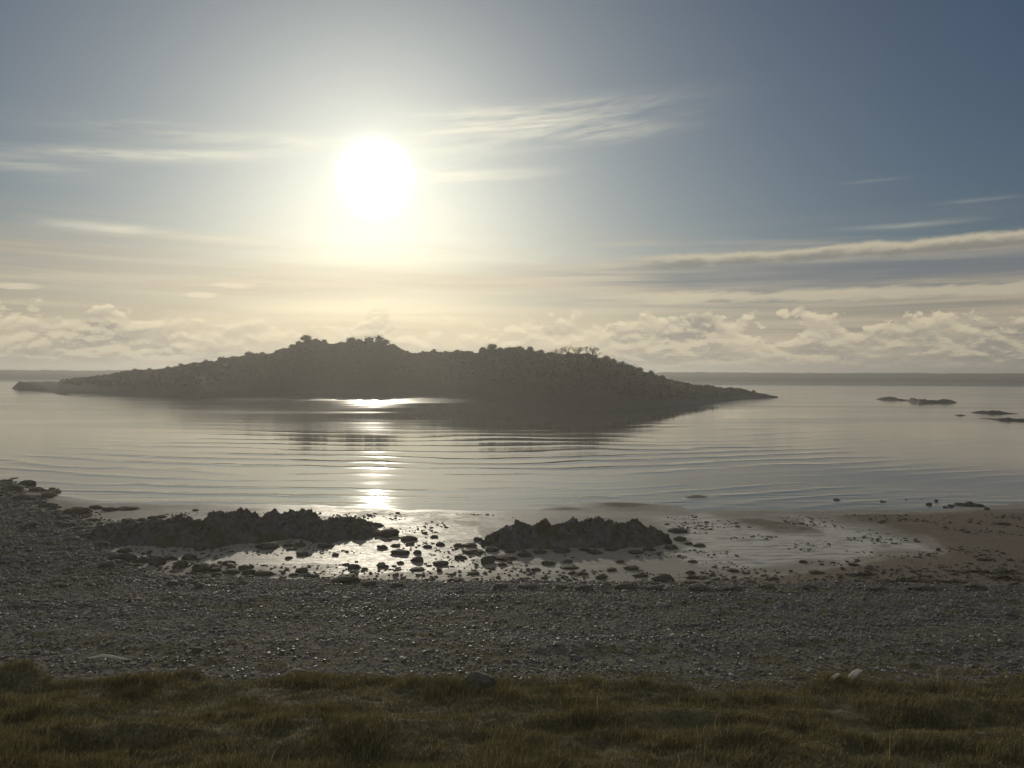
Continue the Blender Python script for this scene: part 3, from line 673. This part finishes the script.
# driftwood at the top of the beach
m_wood = rock_material('driftwood', (.45, .42, .35), (.62, .58, .50), 8., .7, bumpd=.01)
def drift(pts, rad, px, py, label):
    v, f = tube(pts, rad, 7); p = on_ground(px, py)
    v = v+fbm(v[:, 0]*9, v[:, 2]*9, 3, 5)[:, None]*.012
    me = mesh_np('driftwood', v, f, smooth=True)
    o = link('driftwood', me, m_wood, label=label, category='driftwood'); o.location = (p[0], p[1], p[2]+.10); return o
drift([(-.10, 0, -.04), (-.03, 0, .09), (.06, .02, .19), (.16, .03, .26), (.24, .03, .27)], [.055, .085, .075, .05, .015], 853, 686, 'bleached upturned driftwood stub at the grass edge, the larger of two')
drift([(-.12, 0, .0), (-.02, 0, .08), (.05, 0, .14), (.10, 0, .17)], [.035, .045, .035, .012], 835, 685, 'small bleached driftwood stick left of the larger stub')
drift([(-.5, 0, .05), (-.2, .05, .10), (.1, 0, .09), (.55, -.04, .04)], [.03, .045, .04, .02], 108, 664, 'thin grey driftwood branch on the shingle above the grass at left')
drift([(0, 0, -.1), (.01, 0, .1), (-.01, 0, .22), (.05, 0, .30)], [.014, .012, .010, .008], 937, 684, 'thin pale stick standing up at the grass edge near the right')

# ------------------------------------------------------------------ haze
sz = 14000
V = [(x, y, z) for z in (-3., 27.) for x, y in ((-sz, -60), (sz, -60), (sz, 9500), (-sz, 9500))]
hz = mesh_np('haze', V, [[0, 3, 2, 1], [4, 5, 6, 7], [0, 1, 5, 4], [1, 2, 6, 5], [2, 3, 7, 6], [3, 0, 4, 7]])
mh = bpy.data.materials.new('haze'); mh.use_nodes = True; nt = mh.node_tree; nt.nodes.remove(nt.nodes['Principled BSDF'])
pv = nt.nodes.new('ShaderNodeVolumePrincipled'); pv.inputs['Color'].default_value = (.93, .92, .88, 1)
pv.inputs['Density'].default_value = .00060; pv.inputs['Anisotropy'].default_value = .55
nt.links.new(pv.outputs[0], nt.nodes['Material Output'].inputs['Volume'])
link('haze', hz, mh, kind='stuff')

# ------------------------------------------------------------------ sky
sd = ray(375, 176); sd = sd/np.linalg.norm(sd)
SUN_EL = math.asin(sd[2]); SUN_AZ = math.atan2(sd[0], sd[1])
w = bpy.data.worlds.new('World'); scene.world = w; w.use_nodes = True; nt = w.node_tree
bg = nt.nodes['Background']
sky = nt.nodes.new('ShaderNodeTexSky'); sky.sky_type = 'NISHITA'; sky.sun_disc = False
sky.sun_elevation = SUN_EL; sky.sun_rotation = SUN_AZ; sky.air_density = 1.0; sky.dust_density = 1.2; sky.ozone_density = 1.5
SKYK = .063; KX = 2.25      # KX: the exposure below is a stop and a quarter under
d = nt.nodes.new('ShaderNodeTexCoord').outputs['Generated']
dx, dy, dz = sep(nt, d)
r = (dx*dx+dy*dy+1e-5)._m('SQRT'); v = dz/r; az = dx._m('ARCTAN2', dy); ux = dx/r; uy = dy/r
def pv_(px, py):                       # a direction of the sky as azimuth and slope
    q = ray(px, py); return math.atan2(q[0], q[1]), q[2]/math.hypot(q[0], q[1])
def gauss(px, py, wx, wy, tilt=0.):
    a0, v0 = pv_(px, py); da = az-a0; dv = v-v0
    p = (da+dv*tilt)/(wx/F); q = (dv-da*tilt)/(wy/F)
    return ((p*p+q*q)*-1.0)._m('EXPONENT')
dot = dx*float(sd[0])+dy*float(sd[1])+dz*float(sd[2])
th = dot._m('MINIMUM', 1.0)._m('ARCCOSINE')
def col3(c, k): return tuple(x*k for x in c)
base = mixc(nt, 1.0, sky.outputs[0], (SKYK*.70, SKYK*.83, SKYK*.98), 'MULTIPLY')
near = (th*(-1/.40))._m('EXPONENT')              # 1 at the sun, fading sideways
def K3(a, b, c): return (a*KX, b*KX, c*KX)
# cloud light: creamy towards the sun, grey away from it
lit = mixc(nt, near, K3(.30, .27, .215), K3(.95, .82, .52)); shade = mixc(nt, near, K3(.155, .155, .15), K3(.66, .58, .42))
# thin stratus veil, drawn out in level streaks
st1 = noise(nt, vec(nt, ux*1.6, uy*1.6, v*26), 1., 5, .55, .3)
st2 = noise(nt, vec(nt, ux*2.5+7, uy*2.5, v*75), 1., 5, .6, .2)
band = v.smooth(.165, .115)
veil = ((st1*.6+st2*.4).smooth(.36, .62)*.55+.45)*band
veil = veil+(st1.smooth(.5, .7)*v.smooth(.20, .15)*(1-band))*.5
c = mixc(nt, veil.clamp()*.82, base, mixc(nt, st2.smooth(.4, .62), mixc(nt, near, K3(.245, .21, .17), K3(.65, .535, .38)), mixc(nt, near, K3(.345, .285, .22), K3(.78, .655, .46))))
# level grey streaks with bright rims at right
dk = ((st2*.5+st1*.5).smooth(.55, .42))*v.smooth(.075, .09)*v.smooth(.16, .13)*az.smooth(-.2, .35)
c = mixc(nt, dk*.55, c, K3(.17, .175, .18))
# cirrus
ci = noise(nt, vec(nt, ux*5, uy*5, (v-az*.10)*46), 1., 6, .62, .5).smooth(.40, .70)
fine = noise(nt, vec(nt, ux*14, uy*14, (v-az*.12)*120), 1., 4, .6, .4).smooth(.3, .7)
cm = gauss(530, 120, 105, 15, .08)*1.2+gauss(600, 132, 60, 9, .02)*.7+gauss(215, 135, 110, 9, .05)*.55+gauss(150, 155, 110, 7, .12)*.75+gauss(465, 175, 55, 5, .05)*1.8+gauss(440, 150, 70, 14, .05)*.4+gauss(20, 165, 60, 8, 0)*.4
cm = cm+gauss(105, 228, 45, 4, 0)*.8+gauss(895, 226, 45, 2.2, 0)*.42+gauss(990, 199, 30, 1.8, 0)*.3+gauss(870, 181, 25, 1.6, 0)*.15+gauss(225, 240, 40, 3, 0)*.5
c = mixc(nt, (cm*(ci*.8+fine*.35)).clamp()*.8, c, mixc(nt, near, K3(.36, .35, .31), K3(1.15, 1.05, .75)))
# the long rope of cloud at right
a0, v0 = pv_(612, 264); a1, v1 = pv_(1024, 237)
k = (v1-v0)/(a1-a0); tw = (noise(nt, vec(nt, ux*9, uy*9, v*14), 1., 4, .6)-.5)*.010
cl = v-v0-(az-a0)*k+tw; endm = az.smooth(a0-.01, a0+.10)
lump = noise(nt, vec(nt, ux*26, uy*26, v*50), 1., 4, .6)
rope = (cl._m('ABSOLUTE')+(lump-.5)*.014).smooth(.0105, .0045)*endm
c = mixc(nt, (cl+.024).smooth(.016, .004)*(cl+.024).smooth(-.02, -.004)*endm*.6, c, K3(.115, .14, .17))
c = mixc(nt, rope*.85, c, mixc(nt, (cl+(lump-.5)*.016).smooth(-.005, .005), K3(.20, .19, .17), K3(.46, .41, .30)))
# second line of wisps beneath it
a2, v2 = pv_(640, 298); a3, v3 = pv_(1024, 287)
cl2 = v-v2-(az-a2)*((v3-v2)/(a3-a2))+tw*.6
w2 = (cl2._m('ABSOLUTE')+(lump-.5)*.010+(fine-.5)*.004).smooth(.009, .002)*az.smooth(a2-.1, a2+.05)
c = mixc(nt, w2*.75, c, mixc(nt, near, K3(.40, .355, .27), K3(.8, .68, .45)))
# small detached puffs low on the left
pf = ((gauss(15, 286, 24, 4)+gauss(232, 285, 26, 4)+gauss(203, 295, 18, 3)+gauss(385, 300, 12, 4)+gauss(823, 316, 10, 4)+gauss(990, 322, 10, 3))*(fine*.8+.35)).smooth(.30, .75)
c = mixc(nt, pf*.6, c, mixc(nt, near, K3(.42, .37, .29), K3(1.1, .92, .62)))
# cumulus bank along the horizon: billows lit on their upper rims
def billow(dv):
    vv = v+dv
    lg = (vv+.018)._m('MAXIMUM', .001)._m('LOGARITHM', 2.71828)*3.6
    q = vec(nt, ux*27, uy*27, lg)
    big = noise(nt, q, .6, 5, .52, .2)
    t = None
    for k, (sc_, am) in enumerate(((1.1, .5), (2.6, .3), (6.1, .2))):
        n = ((noise(nt, q, sc_, 0., .5)*2-1)._m('ABSOLUTE')*(am*1.6))
        t = n if t is None else t+n
    return big*.95+t*.30+.01
upper = c
b0 = billow(0.); b1 = billow(.0060)
topn = noise(nt, vec(nt, ux*9, uy*9, v*16), 1., 3, .5)
hump = gauss(700, 328, 26, 16)*1.5+gauss(103, 330, 26, 10)*.9+gauss(640, 338, 30, 9)*.4+gauss(195, 330, 32, 8)*.35+gauss(880, 338, 60, 11)*.35+gauss(560, 333, 40, 8)*.3
cov = b0+(.050-v)*9.+(topn-.5)*1.15+hump*.46-.49
cov1 = b1+(.050-v-.0060)*9.+(topn-.5)*1.15+hump*.46-.49
cum = cov.smooth(.0, .08)*v.smooth(.0, .012)*v.smooth(.085, .075)
rim = (cov-cov1).smooth(-.05, .24); inner = b0.smooth(.42, .60)
deep = cov.smooth(.06, .42)
cshade = mixc(nt, near, K3(.185, .175, .16), K3(.47, .41, .31)); clit = mixc(nt, near, K3(.47, .41, .30), K3(1.0, .84, .54))
lightf = (rim*.65+(1-deep)*.40+(inner-.5)*.3).clamp()
c = mixc(nt, cum*.93, c, mixc(nt, lightf, cshade, clit))
# low murk at the very horizon
c = mixc(nt, v.smooth(.022, .002)*.75, c, mixc(nt, near, K3(.27, .255, .23), K3(.52, .45, .33)))
back_fill = (uy*-1).smooth(.15, .8)*v.smooth(0., .1)*(st1.smooth(.30, .60)*.55+.45)  # unseen bright cloud cover added behind the camera to lift shadowed faces
c = mixc(nt, back_fill*.85, c, K3(.50, .50, .49)); upper = mixc(nt, back_fill*.85, upper, K3(.50, .50, .49))
# the sun itself, with the aureole of the thin cloud round it
def addc(a, f, colr):
    n = nt.nodes.new('ShaderNodeVectorMath'); n.operation = 'SCALE'; n.inputs[0].default_value = colr; nt.links.new(f.s, n.inputs['Scale'])
    m_ = nt.nodes.new('ShaderNodeVectorMath'); m_.operation = 'ADD'; nt.links.new(a, m_.inputs[0]); nt.links.new(n.outputs[0], m_.inputs[1]); return m_.outputs[0]
outs = []
glow = None
for cc in (c, upper):
    cc = addc(cc, ((th*th)*(-1/.023**2))._m('EXPONENT'), K3(8., 7.6, 6.2))
    cc = addc(cc, (th*(-1/.030))._m('EXPONENT'), K3(.28, .28, .22))
    cc = addc(cc, (th*(-1/.19))._m('EXPONENT'), K3(.20, .215, .19))
    bgn = nt.nodes.new('ShaderNodeBackground'); nt.links.new(cc, bgn.inputs['Color']); outs.append(bgn)
nt.nodes.remove(bg)
ms = nt.nodes.new('ShaderNodeMixShader'); nt.links.new(v._m('GREATER_THAN', .0855).s, ms.inputs[0])
nt.links.new(outs[0].outputs[0], ms.inputs[1]); nt.links.new(outs[1].outputs[0], ms.inputs[2])
nt.links.new(ms.outputs[0], nt.nodes['World Output'].inputs[0])
w.cycles.sampling_method = 'MANUAL'; w.cycles.sample_map_resolution = 1024

sun = bpy.data.lights.new('sun', 'SUN'); sun.energy = 2.6; sun.angle = R(.6); sun.color = (1, .90, .72)
so = bpy.data.objects.new('sun', sun); C.objects.link(so)
so.rotation_euler = Vector(sd).to_track_quat('Z', 'Y').to_euler()

scene.view_settings.view_transform = 'Standard'; scene.view_settings.look = 'None'; scene.view_settings.gamma = 1
scene.view_settings.use_curve_mapping = False; scene.view_settings.exposure = -.97
scene.cycles.max_bounces = 5; scene.cycles.diffuse_bounces = 2; scene.cycles.glossy_bounces = 3; scene.cycles.transmission_bounces = 2
scene.cycles.volume_bounces = 0; scene.cycles.sample_clamp_indirect = 4; scene.cycles.use_denoising = True
